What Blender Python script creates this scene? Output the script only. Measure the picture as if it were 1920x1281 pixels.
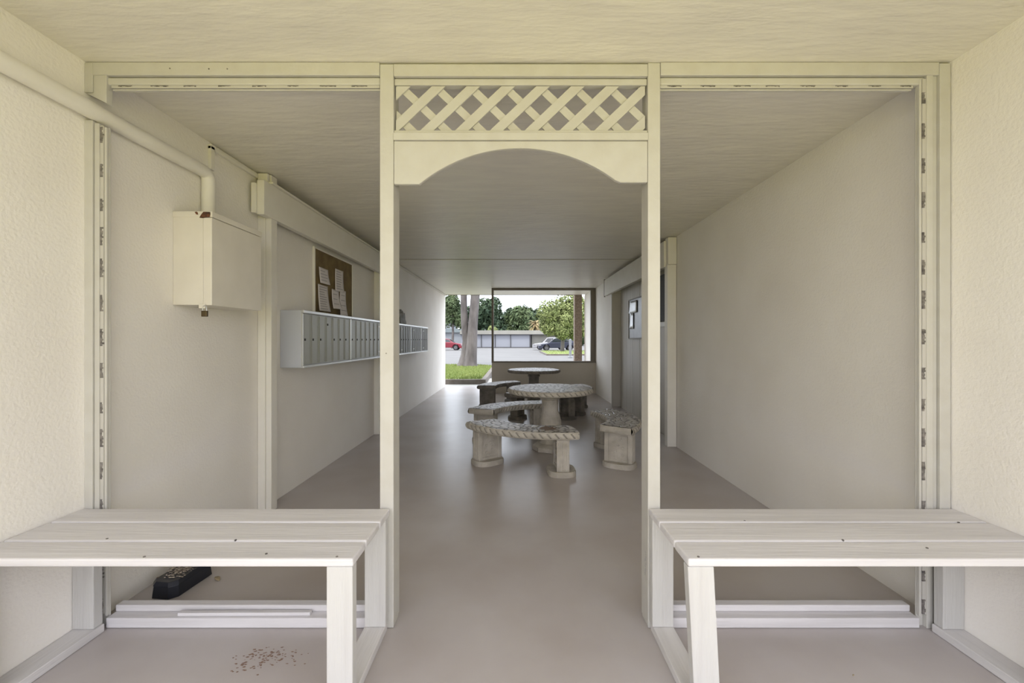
import bpy, bmesh, math, random
from mathutils import Vector, Matrix, noise
for o in list(bpy.data.objects): bpy.data.objects.remove(o)
C = bpy.context.scene.collection
S = bpy.context.scene
PI = math.pi
rnd = random.Random(7)

# ------------------------------------------------------------------ camera
F = 800.0; H = 1.26; ZC = 2.47
cd = bpy.data.cameras.new('camera'); cam = bpy.data.objects.new('camera', cd); C.objects.link(cam)
cam.location = (0, 0, H); cam.rotation_euler = (PI/2, 0, 0)
cd.sensor_width = 36; cd.lens = 36*F/1920
cd.shift_x = -5/1920; cd.shift_y = -3.5/1920
cd.clip_start = 0.05; cd.clip_end = 500
S.camera = cam

# ------------------------------------------------------------------ sky, sun, exposure
w = bpy.data.worlds.new('sky'); S.world = w; w.use_nodes = True
nt = w.node_tree; nt.nodes.clear()
out = nt.nodes.new('ShaderNodeOutputWorld'); bg = nt.nodes.new('ShaderNodeBackground')
tc = nt.nodes.new('ShaderNodeTexCoord'); sx = nt.nodes.new('ShaderNodeSeparateXYZ')
nt.links.new(tc.outputs['Generated'], sx.inputs[0])
mr = nt.nodes.new('ShaderNodeMapRange'); mr.inputs['From Min'].default_value = -0.25; mr.inputs['From Max'].default_value = 0.9
mr.inputs['To Min'].default_value = 0; mr.inputs['To Max'].default_value = 1
ng = nt.nodes.new('ShaderNodeMath'); ng.operation = 'MULTIPLY'; ng.inputs[1].default_value = -1
nt.links.new(sx.outputs['Y'], ng.inputs[0]); nt.links.new(ng.outputs[0], mr.inputs['Value'])
cr = nt.nodes.new('ShaderNodeValToRGB')
cr.color_ramp.elements[0].color = (0.84, 0.90, 1.0, 1); cr.color_ramp.elements[1].color = (0.93, 0.93, 1.0, 1)
nt.links.new(mr.outputs[0], cr.inputs[0])
SKY_FAR, SKY_NEAR = 4.6, 3.0        # hazy bright cloud: the sun is behind the camera's side
st = nt.nodes.new('ShaderNodeMapRange'); st.inputs['To Min'].default_value = SKY_FAR; st.inputs['To Max'].default_value = SKY_NEAR
nt.links.new(mr.outputs[0], st.inputs['Value'])
nz = nt.nodes.new('ShaderNodeTexNoise'); nz.inputs['Scale'].default_value = 3
nt.links.new(tc.outputs['Generated'], nz.inputs['Vector'])
nm = nt.nodes.new('ShaderNodeMapRange'); nm.inputs['To Min'].default_value = .85; nm.inputs['To Max'].default_value = 1.15
nt.links.new(nz.outputs[0], nm.inputs['Value'])
ml = nt.nodes.new('ShaderNodeMath'); ml.operation = 'MULTIPLY'
nt.links.new(st.outputs[0], ml.inputs[0]); nt.links.new(nm.outputs[0], ml.inputs[1])
nt.links.new(cr.outputs[0], bg.inputs[0]); nt.links.new(ml.outputs[0], bg.inputs[1]); nt.links.new(bg.outputs[0], out.inputs[0])
sl = bpy.data.lights.new('sun', 'SUN'); sl.energy = 3.4; sl.angle = math.radians(12); sl.color = (1, .96, .88)
so = bpy.data.objects.new('sun', sl); C.objects.link(so)
so.rotation_euler = Vector((0.22, 0.42, -0.88)).to_track_quat('-Z', 'Y').to_euler()
so.location = (0, -10, 20)
S.view_settings.view_transform = 'Standard'; S.view_settings.look = 'None'
S.view_settings.gamma = 1; S.view_settings.use_curve_mapping = False
S.view_settings.exposure = 0.03

# ------------------------------------------------------------------ materials
def mat(name, col, rough=.6, bump=0, bscale=40, var=0, vscale=3, col2=None, metal=0, spec=.5, stretch=(1, 1, 1), detail=4, dist=.004, btype='noise', vlo=.35, vhi=.65, vstretch=None):
    m = bpy.data.materials.new(name); m.use_nodes = True; n = m.node_tree.nodes; L = m.node_tree.links
    b = n['Principled BSDF']; b.inputs['Base Color'].default_value = (*col, 1); b.inputs['Roughness'].default_value = rough
    b.inputs['Metallic'].default_value = metal; b.inputs['Specular IOR Level'].default_value = spec
    t = n.new('ShaderNodeTexCoord')
    def mapped(s):
        mp = n.new('ShaderNodeMapping'); mp.inputs['Scale'].default_value = s; L.new(t.outputs['Object'], mp.inputs[0]); return mp.outputs[0]
    if col2 is not None:
        z = n.new('ShaderNodeTexNoise'); z.inputs['Scale'].default_value = vscale; z.inputs['Detail'].default_value = 5
        L.new(mapped(vstretch or stretch), z.inputs['Vector'])
        r = n.new('ShaderNodeMapRange'); r.inputs['From Min'].default_value = vlo; r.inputs['From Max'].default_value = vhi
        L.new(z.outputs[0], r.inputs['Value'])
        x = n.new('ShaderNodeMix'); x.data_type = 'RGBA'; x.inputs[6].default_value = (*col, 1); x.inputs[7].default_value = (*col2, 1)
        L.new(r.outputs[0], x.inputs[0]); L.new(x.outputs[2], b.inputs['Base Color'])
    if bump:
        if btype == 'noise':
            z = n.new('ShaderNodeTexNoise'); z.inputs['Scale'].default_value = bscale; z.inputs['Detail'].default_value = detail
        else:
            z = n.new('ShaderNodeTexVoronoi'); z.inputs['Scale'].default_value = bscale; z.feature = 'DISTANCE_TO_EDGE' if btype == 'cracks' else 'F1'
        L.new(mapped(stretch), z.inputs['Vector'])
        bp = n.new('ShaderNodeBump'); bp.inputs['Strength'].default_value = bump; bp.inputs['Distance'].default_value = dist
        L.new(z.outputs[0], bp.inputs['Height']); L.new(bp.outputs[0], b.inputs['Normal'])
    return m
M = {}
M['stucco'] = mat('stucco paint', (.865, .835, .785), .75, .42, 75, col2=(.835, .80, .745), vscale=2.2, dist=.006, spec=.25)
M['stucco2'] = mat('smooth wall paint', (.80, .77, .70), .7, .3, 90, col2=(.69, .65, .57), vscale=2, dist=.003, spec=.25)
M['ceil'] = mat('ceiling paint', (.80, .765, .675), .36, .6, 7, col2=(.74, .705, .63), vscale=3, dist=.0075, spec=.45, stretch=(1, 4, 1), detail=6)
M['joint'] = mat('stained ceiling joint', (.26, .235, .20), .8, .3, 30, col2=(.46, .43, .38), vscale=2.5)
M['floor'] = mat('painted concrete floor', (.50, .465, .455), .30, .15, 14, col2=(.43, .385, .365), vscale=1.6, dist=.004, spec=.4, detail=6)
M['trim'] = mat('cream trim paint', (.54, .525, .485), .5, .25, 30, col2=(.51, .49, .445), vscale=6, stretch=(2, 2, 2), dist=.003, spec=.35)  # screen trim: colour darkened to offset the strong light at the front
M['trim_lit'] = mat('inner trim paint with light added', (.80, .775, .71), .5, .2, 30, col2=(.77, .74, .67), vscale=6, dist=.003, spec=.35)  # same cream trim, colour lightened to make up for dim light inside
M['wood_x'] = mat('white bench paint along x', (.68, .66, .665), .55, .5, 26, col2=(.56, .54, .54), vscale=5, stretch=(.25, 4, 4), dist=.003, spec=.3, vlo=.42, vhi=.75)
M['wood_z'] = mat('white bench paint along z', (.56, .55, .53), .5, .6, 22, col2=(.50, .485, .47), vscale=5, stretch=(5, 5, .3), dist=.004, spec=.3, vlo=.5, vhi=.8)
M['wood_y'] = mat('white bench paint along y', (.66, .64, .63), .55, .5, 26, col2=(.54, .52, .51), vscale=6, stretch=(4, .3, 4), dist=.003, spec=.3, vlo=.45, vhi=.8)
M['glue'] = mat('dark adhesive', (.085, .075, .07), .8, .4, 80, col2=(.24, .22, .20), vscale=60)
M['tan'] = mat('tan strip', (.50, .48, .44), .7)
M['metalbox'] = mat('painted steel box', (.76, .72, .64), .45, .05, 20, col2=(.71, .67, .59), vscale=5, spec=.4)
M['rust'] = mat('rust', (.17, .065, .03), .9, .5, 120, col2=(.05, .025, .015), vscale=60)
M['brass'] = mat('old brass', (.13, .095, .05), .45, metal=.8)
M['steel'] = mat('steel', (.5, .5, .5), .35, metal=.9)
M['alu'] = mat('mailbox end aluminium', (.56, .58, .63), .45, .06, 30, metal=.1, spec=.5)
M['door_alu'] = mat('mailbox door aluminium', (.36, .365, .33), .45, .1, 12, metal=.2, stretch=(1, 6, .3))
M['door_old'] = mat('dull mailbox door', (.14, .135, .115), .5, .2, 12, metal=.2, stretch=(1, 6, .3), col2=(.20, .20, .18), vscale=8)
M['rim_alu'] = mat('mailbox rim aluminium', (.66, .67, .67), .35, metal=.4)
M['dark'] = mat('black gap', (.03, .03, .03), .7)
M['tag'] = mat('white tag', (.8, .8, .78), .5)
M['cork'] = mat('cork', (.20, .145, .06), .9, .5, 120, col2=(.15, .105, .045), vscale=9)
M['paper'] = mat('paper', (.70, .66, .66), .8)
M['ink'] = mat('ink', (.33, .31, .33), .8)
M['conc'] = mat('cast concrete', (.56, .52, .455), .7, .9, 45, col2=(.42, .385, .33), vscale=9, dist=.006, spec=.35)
M['conc_top'] = mat('worn concrete top', (.34, .31, .28), .42, 1.0, 16, col2=(.22, .20, .18), vscale=11, dist=.012, spec=.5, btype='cracks')
def mosaic(name, stone, groove, sc=15):
    m = bpy.data.materials.new(name); m.use_nodes = True; n = m.node_tree.nodes; L = m.node_tree.links; b = n['Principled BSDF']
    b.inputs['Roughness'].default_value = .42
    t = n.new('ShaderNodeTexCoord'); v = n.new('ShaderNodeTexVoronoi'); v.feature = 'DISTANCE_TO_EDGE'; v.inputs['Scale'].default_value = sc
    z = n.new('ShaderNodeTexNoise'); z.inputs['Scale'].default_value = 9; ad = n.new('ShaderNodeMixRGB'); ad.inputs[0].default_value = .06
    L.new(t.outputs['Object'], z.inputs['Vector']); L.new(t.outputs['Object'], ad.inputs[1]); L.new(z.outputs['Color'], ad.inputs[2]); L.new(ad.outputs[0], v.inputs['Vector'])
    r = n.new('ShaderNodeMapRange'); r.inputs['From Min'].default_value = .02; r.inputs['From Max'].default_value = .16; L.new(v.outputs[0], r.inputs['Value'])
    x = n.new('ShaderNodeMix'); x.data_type = 'RGBA'; x.inputs[6].default_value = (*groove, 1); x.inputs[7].default_value = (*stone, 1)
    L.new(r.outputs[0], x.inputs[0]); L.new(x.outputs[2], b.inputs['Base Color'])
    bp = n.new('ShaderNodeBump'); bp.inputs['Strength'].default_value = .9; bp.inputs['Distance'].default_value = .01
    L.new(r.outputs[0], bp.inputs['Height']); L.new(bp.outputs[0], b.inputs['Normal'])
    return m
M['conc_top'] = mosaic('embossed worn concrete top', (.55, .52, .50), (.15, .13, .11))
M['concdark'] = mat('darker cast concrete', (.27, .245, .21), .75, .9, 45, col2=(.16, .145, .125), vscale=9, dist=.006, spec=.3)  # same concrete in a darker tone, for the farther set
M['groove'] = mat('grimy rope groove', (.22, .20, .17), .85, .4, 40, col2=(.30, .275, .24), vscale=12)
M['stain'] = mat('reddish worn concrete', (.20, .12, .09), .6, .6, 30, col2=(.25, .19, .15), vscale=15)
M['frame'] = mat('grey brown frame paint', (.19, .165, .13), .55)
M['lowwall'] = mat('low wall paint', (.58, .53, .44), .7, .3, 60, col2=(.54, .49, .41), vscale=2)
M['panel'] = mat('panel siding paint', (.58, .55, .49), .55, .15, 6, stretch=(1, 8, .1), dist=.01, col2=(.54, .51, .455), vscale=2)
M['brick'] = mat('brown rough pier', (.20, .145, .105), .9, .9, 60, col2=(.30, .24, .19), vscale=25)
M['white'] = mat('white exterior paint', (.75, .76, .76), .6)
M['grey_glass'] = mat('grey backing', (.16, .155, .14), .35, .2, 40, col2=(.10, .10, .09), vscale=8)
M['silver'] = mat('silver sheet', (.72, .74, .76), .3, .8, 30, metal=.3, dist=.01)
M['black'] = mat('black plastic', (.016, .018, .026), .32, .1, 60, spec=.5)
M['debris'] = mat('dry debris', (.48, .43, .36), .9, 1, 60, col2=(.12, .09, .07), vscale=70)
M['leaf_dry'] = mat('dry leaf', (.42, .34, .22), .8)
M['crumb'] = mat('brown crumbs', (.22, .14, .10), .9)
M['asphalt'] = mat('parking lot paving', (.11, .107, .104), .9, .3, 8, col2=(.095, .093, .09), vscale=.5)
M['concrete_walk'] = mat('concrete walk', (.40, .385, .36), .9, .2, 10, col2=(.36, .35, .32), vscale=1)
M['lawn'] = mat('sunlit lawn', (.50, .43, .10), .9, .8, 20, col2=(.42, .37, .08), vscale=3)
M['grass'] = mat('island grass', (.16, .21, .055), .9, .8, 30, col2=(.20, .24, .07), vscale=3)
M['curb'] = mat('weathered curb', (.13, .115, .10), .9, .6, 20, col2=(.09, .075, .06), vscale=5)
M['bark'] = mat('smooth grey bark', (.125, .112, .108), .85, .9, 6, col2=(.06, .052, .05), vscale=2.5, stretch=(1.5, 1.5, .5), dist=.04, detail=7)
def leafmat(n, a, b, sc=.7):
    m = mat(n, a, .7, col2=b, vscale=sc, spec=.2); return m
M['leaf_dark'] = leafmat('dark leaves', (.028, .050, .030), (.050, .078, .040))
M['leaf_mid'] = leafmat('mid leaves', (.055, .085, .040), (.09, .12, .055))
M['leaf_light'] = leafmat('light leaves', (.14, .175, .065), (.22, .25, .10), 1.5)
M['leaf_yellow'] = leafmat('yellowed fronds', (.24, .20, .09), (.15, .10, .06), 1.5)
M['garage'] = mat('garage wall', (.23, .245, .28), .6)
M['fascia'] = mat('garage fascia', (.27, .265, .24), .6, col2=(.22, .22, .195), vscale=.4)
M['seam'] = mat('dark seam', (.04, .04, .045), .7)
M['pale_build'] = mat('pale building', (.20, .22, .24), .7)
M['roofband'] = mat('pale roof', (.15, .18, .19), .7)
M['red'] = mat('red car paint', (.16, .010, .022), .35)
M['navy'] = mat('dark blue car paint', (.020, .023, .045), .28)
M['carwhite'] = mat('white car paint', (.28, .28, .30), .35)
M['glass'] = mat('car window glass', (.018, .022, .028), .08, spec=.8)
M['tyre'] = mat('tyre rubber', (.008, .008, .009), .8)
M['rim'] = mat('wheel rim', (.15, .15, .16), .35, metal=.6)
M['lamp'] = mat('tail lamp', (.12, .01, .01), .3)
M['lampw'] = mat('head lamp', (.2, .2, .22), .2)
M['post'] = mat('galvanised post', (.16, .17, .18), .5)
M['graffiti'] = mat('pencil marks', (.42, .42, .42), .8)
M['greenbag'] = mat('grey green crumpled sheet', (.20, .19, .155), .7, .6, 12, dist=.02)

# ------------------------------------------------------------------ mesh helpers
class MB:
    def __init__(s): s.v = []; s.f = []; s.m = []; s.sm = []
    def add(s, vs, fs, mi=0, smooth=False):
        b = len(s.v); s.v += [tuple(v) for v in vs]
        for f in fs: s.f.append([b+i for i in f]); s.m.append(mi); s.sm.append(smooth)
        return s
    def box(s, x0, x1, y0, y1, z0, z1, mi=0):
        vs = [(x, y, z) for x in (x0, x1) for y in (y0, y1) for z in (z0, z1)]
        return s.add(vs, [(0, 1, 3, 2), (4, 6, 7, 5), (0, 4, 5, 1), (2, 3, 7, 6), (0, 2, 6, 4), (1, 5, 7, 3)], mi)
    def hexa(s, bot, top, mi=0):       # 4 bottom, 4 top points
        return s.add(list(bot)+list(top), [(3, 2, 1, 0), (4, 5, 6, 7), (0, 1, 5, 4), (1, 2, 6, 5), (2, 3, 7, 6), (3, 0, 4, 7)], mi)
    def prism(s, pts, axis, a, b, mi=0, smooth=False):   # pts 2d polygon extruded along axis
        def P(p, t):
            return {'x': (t, p[0], p[1]), 'y': (p[0], t, p[1]), 'z': (p[0], p[1], t)}[axis]
        n = len(pts)
        s.add([P(p, a) for p in pts]+[P(p, b) for p in pts], [tuple(range(n))[::-1], tuple(range(n, 2*n))], mi)
        s.add([P(p, a) for p in pts]+[P(p, b) for p in pts], [(i, (i+1) % n, n+(i+1) % n, n+i) for i in range(n)], mi, smooth)
        return s
    def tube(s, pts, rads, n=10, mi=0, cap=True):
        pts = [Vector(p) for p in pts]; rings = []
        up = Vector((0, 0, 1))
        for i, p in enumerate(pts):
            d = (pts[min(i+1, len(pts)-1)]-pts[max(i-1, 0)]).normalized()
            a = d.orthogonal().normalized() if i == 0 else (pa - d*pa.dot(d)).normalized()
            pa = a; b = d.cross(a)
            r = rads[i] if isinstance(rads, (list, tuple)) else rads
            rings.append([p+(a*math.cos(2*PI*k/n)+b*math.sin(2*PI*k/n))*r for k in range(n)])
        vs = [v for r in rings for v in r]; fs = []
        for i in range(len(pts)-1):
            for k in range(n): fs.append((i*n+k, i*n+(k+1) % n, (i+1)*n+(k+1) % n, (i+1)*n+k))
        s.add(vs, fs, mi, True)
        if cap: s.add(rings[0], [tuple(range(n))[::-1]], mi); s.add(rings[-1], [tuple(range(n))], mi)
        return s
    def lathe(s, prof, cx=0, cy=0, n=32, mi=0, cap=True):
        vs = [(cx+r*math.cos(2*PI*k/n), cy+r*math.sin(2*PI*k/n), z) for r, z in prof for k in range(n)]
        fs = []
        for i in range(len(prof)-1):
            for k in range(n): fs.append((i*n+k, i*n+(k+1) % n, (i+1)*n+(k+1) % n, (i+1)*n+k))
        s.add(vs, fs, mi, True)
        if cap:
            s.add(vs[:n], [tuple(range(n))[::-1]], mi); s.add(vs[-n:], [tuple(range(n))], mi)
        return s
    def build(s, name, mats, parent=None, bevel=0, seg=2, weld=True, auto=40):
        me = bpy.data.meshes.new(name); me.from_pydata(s.v, [], s.f)
        if not isinstance(mats, (list, tuple)): mats = [mats]
        for m in mats: me.materials.append(m)
        for p, mi, sm in zip(me.polygons, s.m, s.sm): p.material_index = mi; p.use_smooth = sm
        if weld:
            bm = bmesh.new(); bm.from_mesh(me); bmesh.ops.remove_doubles(bm, verts=bm.verts, dist=1e-5)
            bmesh.ops.recalc_face_normals(bm, faces=bm.faces)
            for e in bm.edges:
                if len(e.link_faces) == 2 and e.calc_face_angle(0) > math.radians(auto): e.smooth = False
            bm.to_mesh(me); bm.free()
        o = bpy.data.objects.new(name, me); C.objects.link(o)
        if parent: o.parent = parent
        if bevel:
            b = o.modifiers.new('bevel', 'BEVEL'); b.width = bevel; b.segments = seg; b.limit_method = 'ANGLE'; b.angle_limit = math.radians(50)
        return o
def tag(o, label=None, cat=None, group=None, kind=None):
    if label: o['label'] = label
    if cat: o['category'] = cat
    if group: o['group'] = group
    if kind: o['kind'] = kind
    return o
def thing(name, label, cat, loc=(0, 0, 0), rz=0, group=None):
    o = bpy.data.objects.new(name, None); C.objects.link(o); o.location = loc; o.rotation_euler = (0, 0, rz); o.empty_display_size = .1
    return tag(o, label, cat, group)
def struct(o, label=None): return tag(o, label, None, None, 'structure')
def copy_tree(o, parent=None):
    c = o.copy(); C.objects.link(c); c.parent = parent
    for ch in list(o.children): copy_tree(ch, c)
    return c
def box(name, m, dims, parent=None, bevel=.002):
    return MB().box(*dims).build(name, m, parent, bevel)

# ------------------------------------------------------------------ the setting
XL, XR, Y0, YE, YW = -1.87, 1.90, -0.25, 11.5, 10.0
struct(box('floor', M['floor'], (-2.3, 2.3, Y0, YE+.05, -.12, 0), bevel=0), 'grey painted concrete passage floor')
cb = MB().box(-2.3, 2.3, Y0, 6.40, ZC, ZC+.35).box(-2.3, 2.3, 6.47, YE, ZC, ZC+.35).box(-2.3, 2.3, 6.40, 6.47, ZC+.008, ZC+.3, 1)
struct(cb.build('ceiling', [M['ceil'], M['joint']]), 'flat cream painted passage ceiling')
struct(box('wall_left', M['stucco'], (XL-.3, XL, Y0, YE, 0, ZC), bevel=0), 'long cream stucco wall on the left')
wr = MB().prism([(XR, Y0), (XR, 5.1), (2.0, 5.1), (2.0, 8.05), (XR, 8.05), (XR, 11.62), (XR+.4, 11.62), (XR+.4, Y0)], 'z', 0, ZC)
struct(wr.build('wall_right', M['stucco']), 'long cream stucco wall on the right')
# far low wall
XO = -.5375
struct(box('wall_far', M['lowwall'], (XO, XR, YW, YW+.12, 0, .72), bevel=0), 'low cream wall closing the right of the far end')
wn = bpy.data.objects.new('window_1', None); C.objects.link(wn); wn.location = (0, YW, 0); struct(wn, 'unglazed opening in a brown timber frame above the low far wall')
box('window_sill', M['frame'], (XO-.005, XR, -.02, .14, .72, .755), wn)
box('window_frame', M['frame'], (XO-.005, XO+.045, 0, .09, .755, 2.42), wn)
box('window_frame', M['frame'], (XR-.115, XR, 0, .09, .755, 2.42), wn)
box('window_head', M['frame'], (XO-.005, XR, 0, .09, 2.42, 2.468), wn)
struct(box('trim_1', M['brick'], (1.62, 1.82, 11.53, 11.75, -.05, ZC+.3), bevel=.004), 'rough brown pier at the far right corner')
struct(box('trim_2', M['frame'], (-1.87, 1.62, 11.5, 11.53, ZC-.012, ZC+.3), bevel=0), 'dark drip edge along the far end of the ceiling')
# cornice beads along the walls
struct(box('trim_3', M['trim_lit'], (XL, XL+.018, 5.95, YE, ZC-.035, ZC-.006), bevel=.003), 'thin cream bead under the ceiling along the left wall')
# wall casing strips near the post on the left
mb = MB().box(XL, XL+.02, 2.60, 2.635, 2.30, 2.445).box(XL, XL+.02, 2.60, 3.08, 2.425, 2.455)
struct(mb.build('trim_4', M['trim_lit'], None, .003), 'cream casing strip turning the corner under the ceiling on the left')

# ------------------------------------------------------------------ timber entry screen
YF = 1.86
scr = thing('entry_screen', 'cream painted timber entry screen with two posts, lattice and arched board', 'screen', (0, YF, 0))
X1, X2 = -.588, -.528; X3, X4 = .581, .635
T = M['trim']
for a, b, zt in ((X1, X2, 2.462), (X3, X4, 2.468)):
    m = MB().box(a, b, 0, .085, .002, zt)
    if a < 0: m.box(a+.012, b-.004, .085, .11, .002, 2.0)
    else: m.box(a+.004, b-.012, .085, .11, .002, 2.0)
    p = m.build('post', T, scr, .003)
    if a > 0:
        g = MB(); zz = .32
        for k in range(11):
            y = .03+rnd.uniform(-.006, .006); h = rnd.uniform(.004, .009)
            g.box(a-.0008, a-.0002, y, y+rnd.uniform(.006, .016), zz-h, zz+rnd.uniform(-.001, .002)-h*.4); zz -= rnd.uniform(.009, .013)
        g.build('scribble', M['graffiti'], p)
def track(m, axis, a, b, fixed, w0, w1, per=.147, on=.065, off=0, thick=.004):
    """thin strip with dark glue patches left on it; axis x or z"""
    t = a; n = 0; r = random.Random(int(abs(a*100+b*10)))
    cuts = []; p = a+off
    while p < b:
        q = min(b, p+on*r.uniform(.7, 1.25)); cuts.append((p, q)); p += per*r.uniform(.94, 1.06)
    cur = a
    def seg(u, v, mi):
        if v-u < .002: return
        if axis == 'z': m.box(w0, w1, fixed, fixed+thick, u, v, mi)
        else: m.box(u, v, fixed, fixed+thick, w0, w1, mi)
    for p, q in cuts:
        seg(cur, p, 0)
        k = p
        while k < q:                                   # ragged patch
            e = min(q, k+.008); ww = r.uniform(.55, 1) if axis == 'z' else r.uniform(.25, .6)
            if axis == 'z':
                mid = w0+(w1-w0)*ww; m.box(w0, mid, fixed, fixed+thick, k, e, 1)
                if ww < .98: m.box(mid, w1, fixed, fixed+thick, k, e, 0)
            else:
                mid = w1-(w1-w0)*ww; m.box(k, e, fixed, fixed+thick, mid, w1, 1)
                if ww < .98: m.box(k, e, fixed, fixed+thick, w0, mid, 0)
            k = e
        cur = q
    seg(cur, b, 0)
# left stile: above the pipe a flat piece, below three strips
MB().hexa([(XL, 0, 2.335), (XL+.09, 0, 2.291), (XL+.09, .03, 2.291), (XL, .03, 2.335)], [(XL, 0, 2.462), (XL+.09, 0, 2.462), (XL+.09, .03, 2.462), (XL, .03, 2.462)]).build('stile', T, scr, .002)
box('stile', T, (XL+.0, XL+.035, -.006, .0, 2.335, 2.462), scr)
mb = MB().box(XL, XL+.035, -.006, .02, .0, 2.215).box(XL+.037, XL+.058, .0, .02, 0, 2.205).box(XL+.0, XL+.085, .0205, .028, 0, 2.195)
box('stile', T, (0, .01, 0, .01, 0, .01), scr) if False else mb.build('stile', T, scr, .002)
m = MB(); track(m, 'z', .06, 2.195, .004, XL+.0585, XL+.074); m.build('glue_strip', [M['tan'], M['glue']], scr)
box('stop_bead', T, (XL+.0745, XL+.085, .006, .020, .05, 2.19), scr)
# right stile
mb = MB().box(1.848, 1.895, -.006, .02, 0, 2.462).box(1.825, 1.848, .008, .02, 0, 2.44).box(1.797, 1.825, 0, .02, 0, 2.425)
mb.build('stile', T, scr, .002)
m = MB(); track(m, 'z', .06, 2.40, .004, 1.781, 1.797); m.build('glue_strip', [M['tan'], M['glue']], scr)
box('stop_bead', T, (1.770, 1.7805, .006, .020, .05, 2.40), scr)
box('stile_back', T, (1.770, 1.848, .0205, .028, 0, 2.40), scr)
# headers (left bay, right bay, centre)
def header(x0, x1, zt=2.468):
    MB().box(x0, x1, -.004, .05, zt-.056, zt).build('header', T, scr, .003)
    MB().box(x0+(.06 if x0 < -1 else 0), x1-(.055 if x1 > 1.7 else 0), .008, .045, zt-.092, zt-.059).build('header', T, scr, .006)
    xs = x0+.10 if x0 < -1 else x0+.003
    m = MB(); track(m, 'x', xs, x1-(.10 if x1 > 1.7 else .004), .012, zt-.104, zt-.0925, off=.03); m.build('glue_strip', [M['tan'], M['glue']], scr)
    box('stop_bead', T, (xs, x1-(.10 if x1 > 1.7 else .004), .018, .034, zt-.111, zt-.1045), scr)
header(XL, X1-.001); header(X4+.001, 1.848)
MB().box(X2+.001, X3-.001, -.004, .045, 2.408, 2.46).build('header', T, scr, .003)
MB().box(X2+.001, X3-.001, .01, .045, 2.376, 2.404).build('header', T, scr, .003)
# lattice
lat = bpy.data.objects.new('lattice_panel', None); C.objects.link(lat); lat.parent = scr
xa, xb, za, zb = X2+.006, X3-.008, 2.176, 2.374
def strip(m, xc, sgn, y0, y1, wd):
    """slat through (xc, za) leaning sgn, clipped to the panel"""
    hz = zb-za; dx = hz*1.05; hw = wd/2*1.42
    poly = [(xc-hw, za), (xc+hw, za), (xc+sgn*dx+hw, zb), (xc+sgn*dx-hw, zb)]
    def clip(p, f, inter):
        o = []
        for i in range(len(p)):
            a, b = p[i], p[(i+1) % len(p)]
            if f(a): o.append(a)
            if f(a) != f(b): o.append(inter(a, b))
        return o
    for lim, sg in ((xa, 1), (xb, -1)):
        poly = clip(poly, lambda q: (q[0]-lim)*sg >= 0, lambda a, b: (lim, a[1]+(b[1]-a[1])*(lim-a[0])/(b[0]-a[0])))
        if len(poly) < 3: return
    m.prism(poly, 'y', y0, y1)
m1 = MB(); m2 = MB()
for k in range(-2, 9):
    strip(m1, -.389-.0+.153*k, 1, .014, .022, .042)
    strip(m2, -.293+.153*k, -1, .023, .031, .036)
m1.build('slats_front', T, lat, .001); m2.build('slats_back', T, lat, .001)
box('rail', T, (X2+.001, X3-.001, .004, .04, 2.162, 2.175), scr)
box('rail', T, (X2+.001, X3-.001, -.008, .03, 2.128, 2.160), scr)
# arched board
N = 40; c, sg = .878/2, .157; R = (c*c+sg*sg)/(2*sg); xm = (X2+X3)/2-.004; zb0 = 1.938
lo = [(X2+.001, zb0), (xm-c, zb0)]
for i in range(1, N):
    x = -c+2*c*i/N; lo.append((xm+x, zb0+sg-R+math.sqrt(R*R-x*x)))
lo += [(xm+c, zb0+.008), (X3-.001, zb0+.008)]
m = MB(); top = 2.127
for (xa_, z0), (xb_, z1) in zip(lo, lo[1:]):
    m.hexa([(xa_, .0, z0), (xb_, .0, z1), (xb_, .022, z1), (xa_, .022, z0)], [(xa_, .0, top), (xb_, .0, top), (xb_, .022, top), (xa_, .022, top)])
# remove the inner duplicate faces
ob = m.build('arched_board', T, scr)
bm = bmesh.new(); bm.from_mesh(ob.data)
dl = [f for f in bm.faces if abs(f.normal.x) > .99 and X2+.01 < f.calc_center_median().x < X3-.01]
bmesh.ops.delete(bm, geom=dl, context='FACES_ONLY'); bmesh.ops.recalc_face_normals(bm, faces=bm.faces); bm.to_mesh(ob.data); bm.free()
bv = ob.modifiers.new('bevel', 'BEVEL'); bv.width = .004; bv.segments = 2; bv.limit_method = 'ANGLE'; bv.angle_limit = math.radians(50)
# sills
for x0, x1 in ((XL+.087, X1-.003), (X4+.003, 1.766)):
    box('sill', M['wood_x'], (x0, x1, -.0, .07, .002, .045), scr, .003)
    box('sill_track', M['wood_x'], (x0, x1, .045, .085, .0455, .074), scr, .004)
st_ = MB().hexa([(-1.48, .012, .0455), (-.90, .016, .0455), (-.90, .036, .0455), (-1.48, .032, .0455)], [(-1.48, .012, .060), (-.90, .016, .060), (-.90, .036, .060), (-1.48, .032, .060)]).build('wooden_stick', M['wood_x'], None, .002)
st_.location = (0, YF, 0)
tag(st_, 'loose thin white wooden stick lying on the left sill of the entry screen', 'stick')
# nail holes
for px, pz in ((-1.50, 2.44), (-1.33, 2.438), (-1.25, 2.438), (-.56, 1.2)):
    nh = MB(); nh.lathe([(.003, -.001), (.003, .001)], 0, 0, 8)
    for i in range(len(nh.v)):
        v = nh.v[i]; nh.v[i] = (px+v[0], -.0045+v[2] if pz > 2 else -.001+v[2], pz+v[1])
    nh.build('nail_head', M['glue'], scr)

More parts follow.
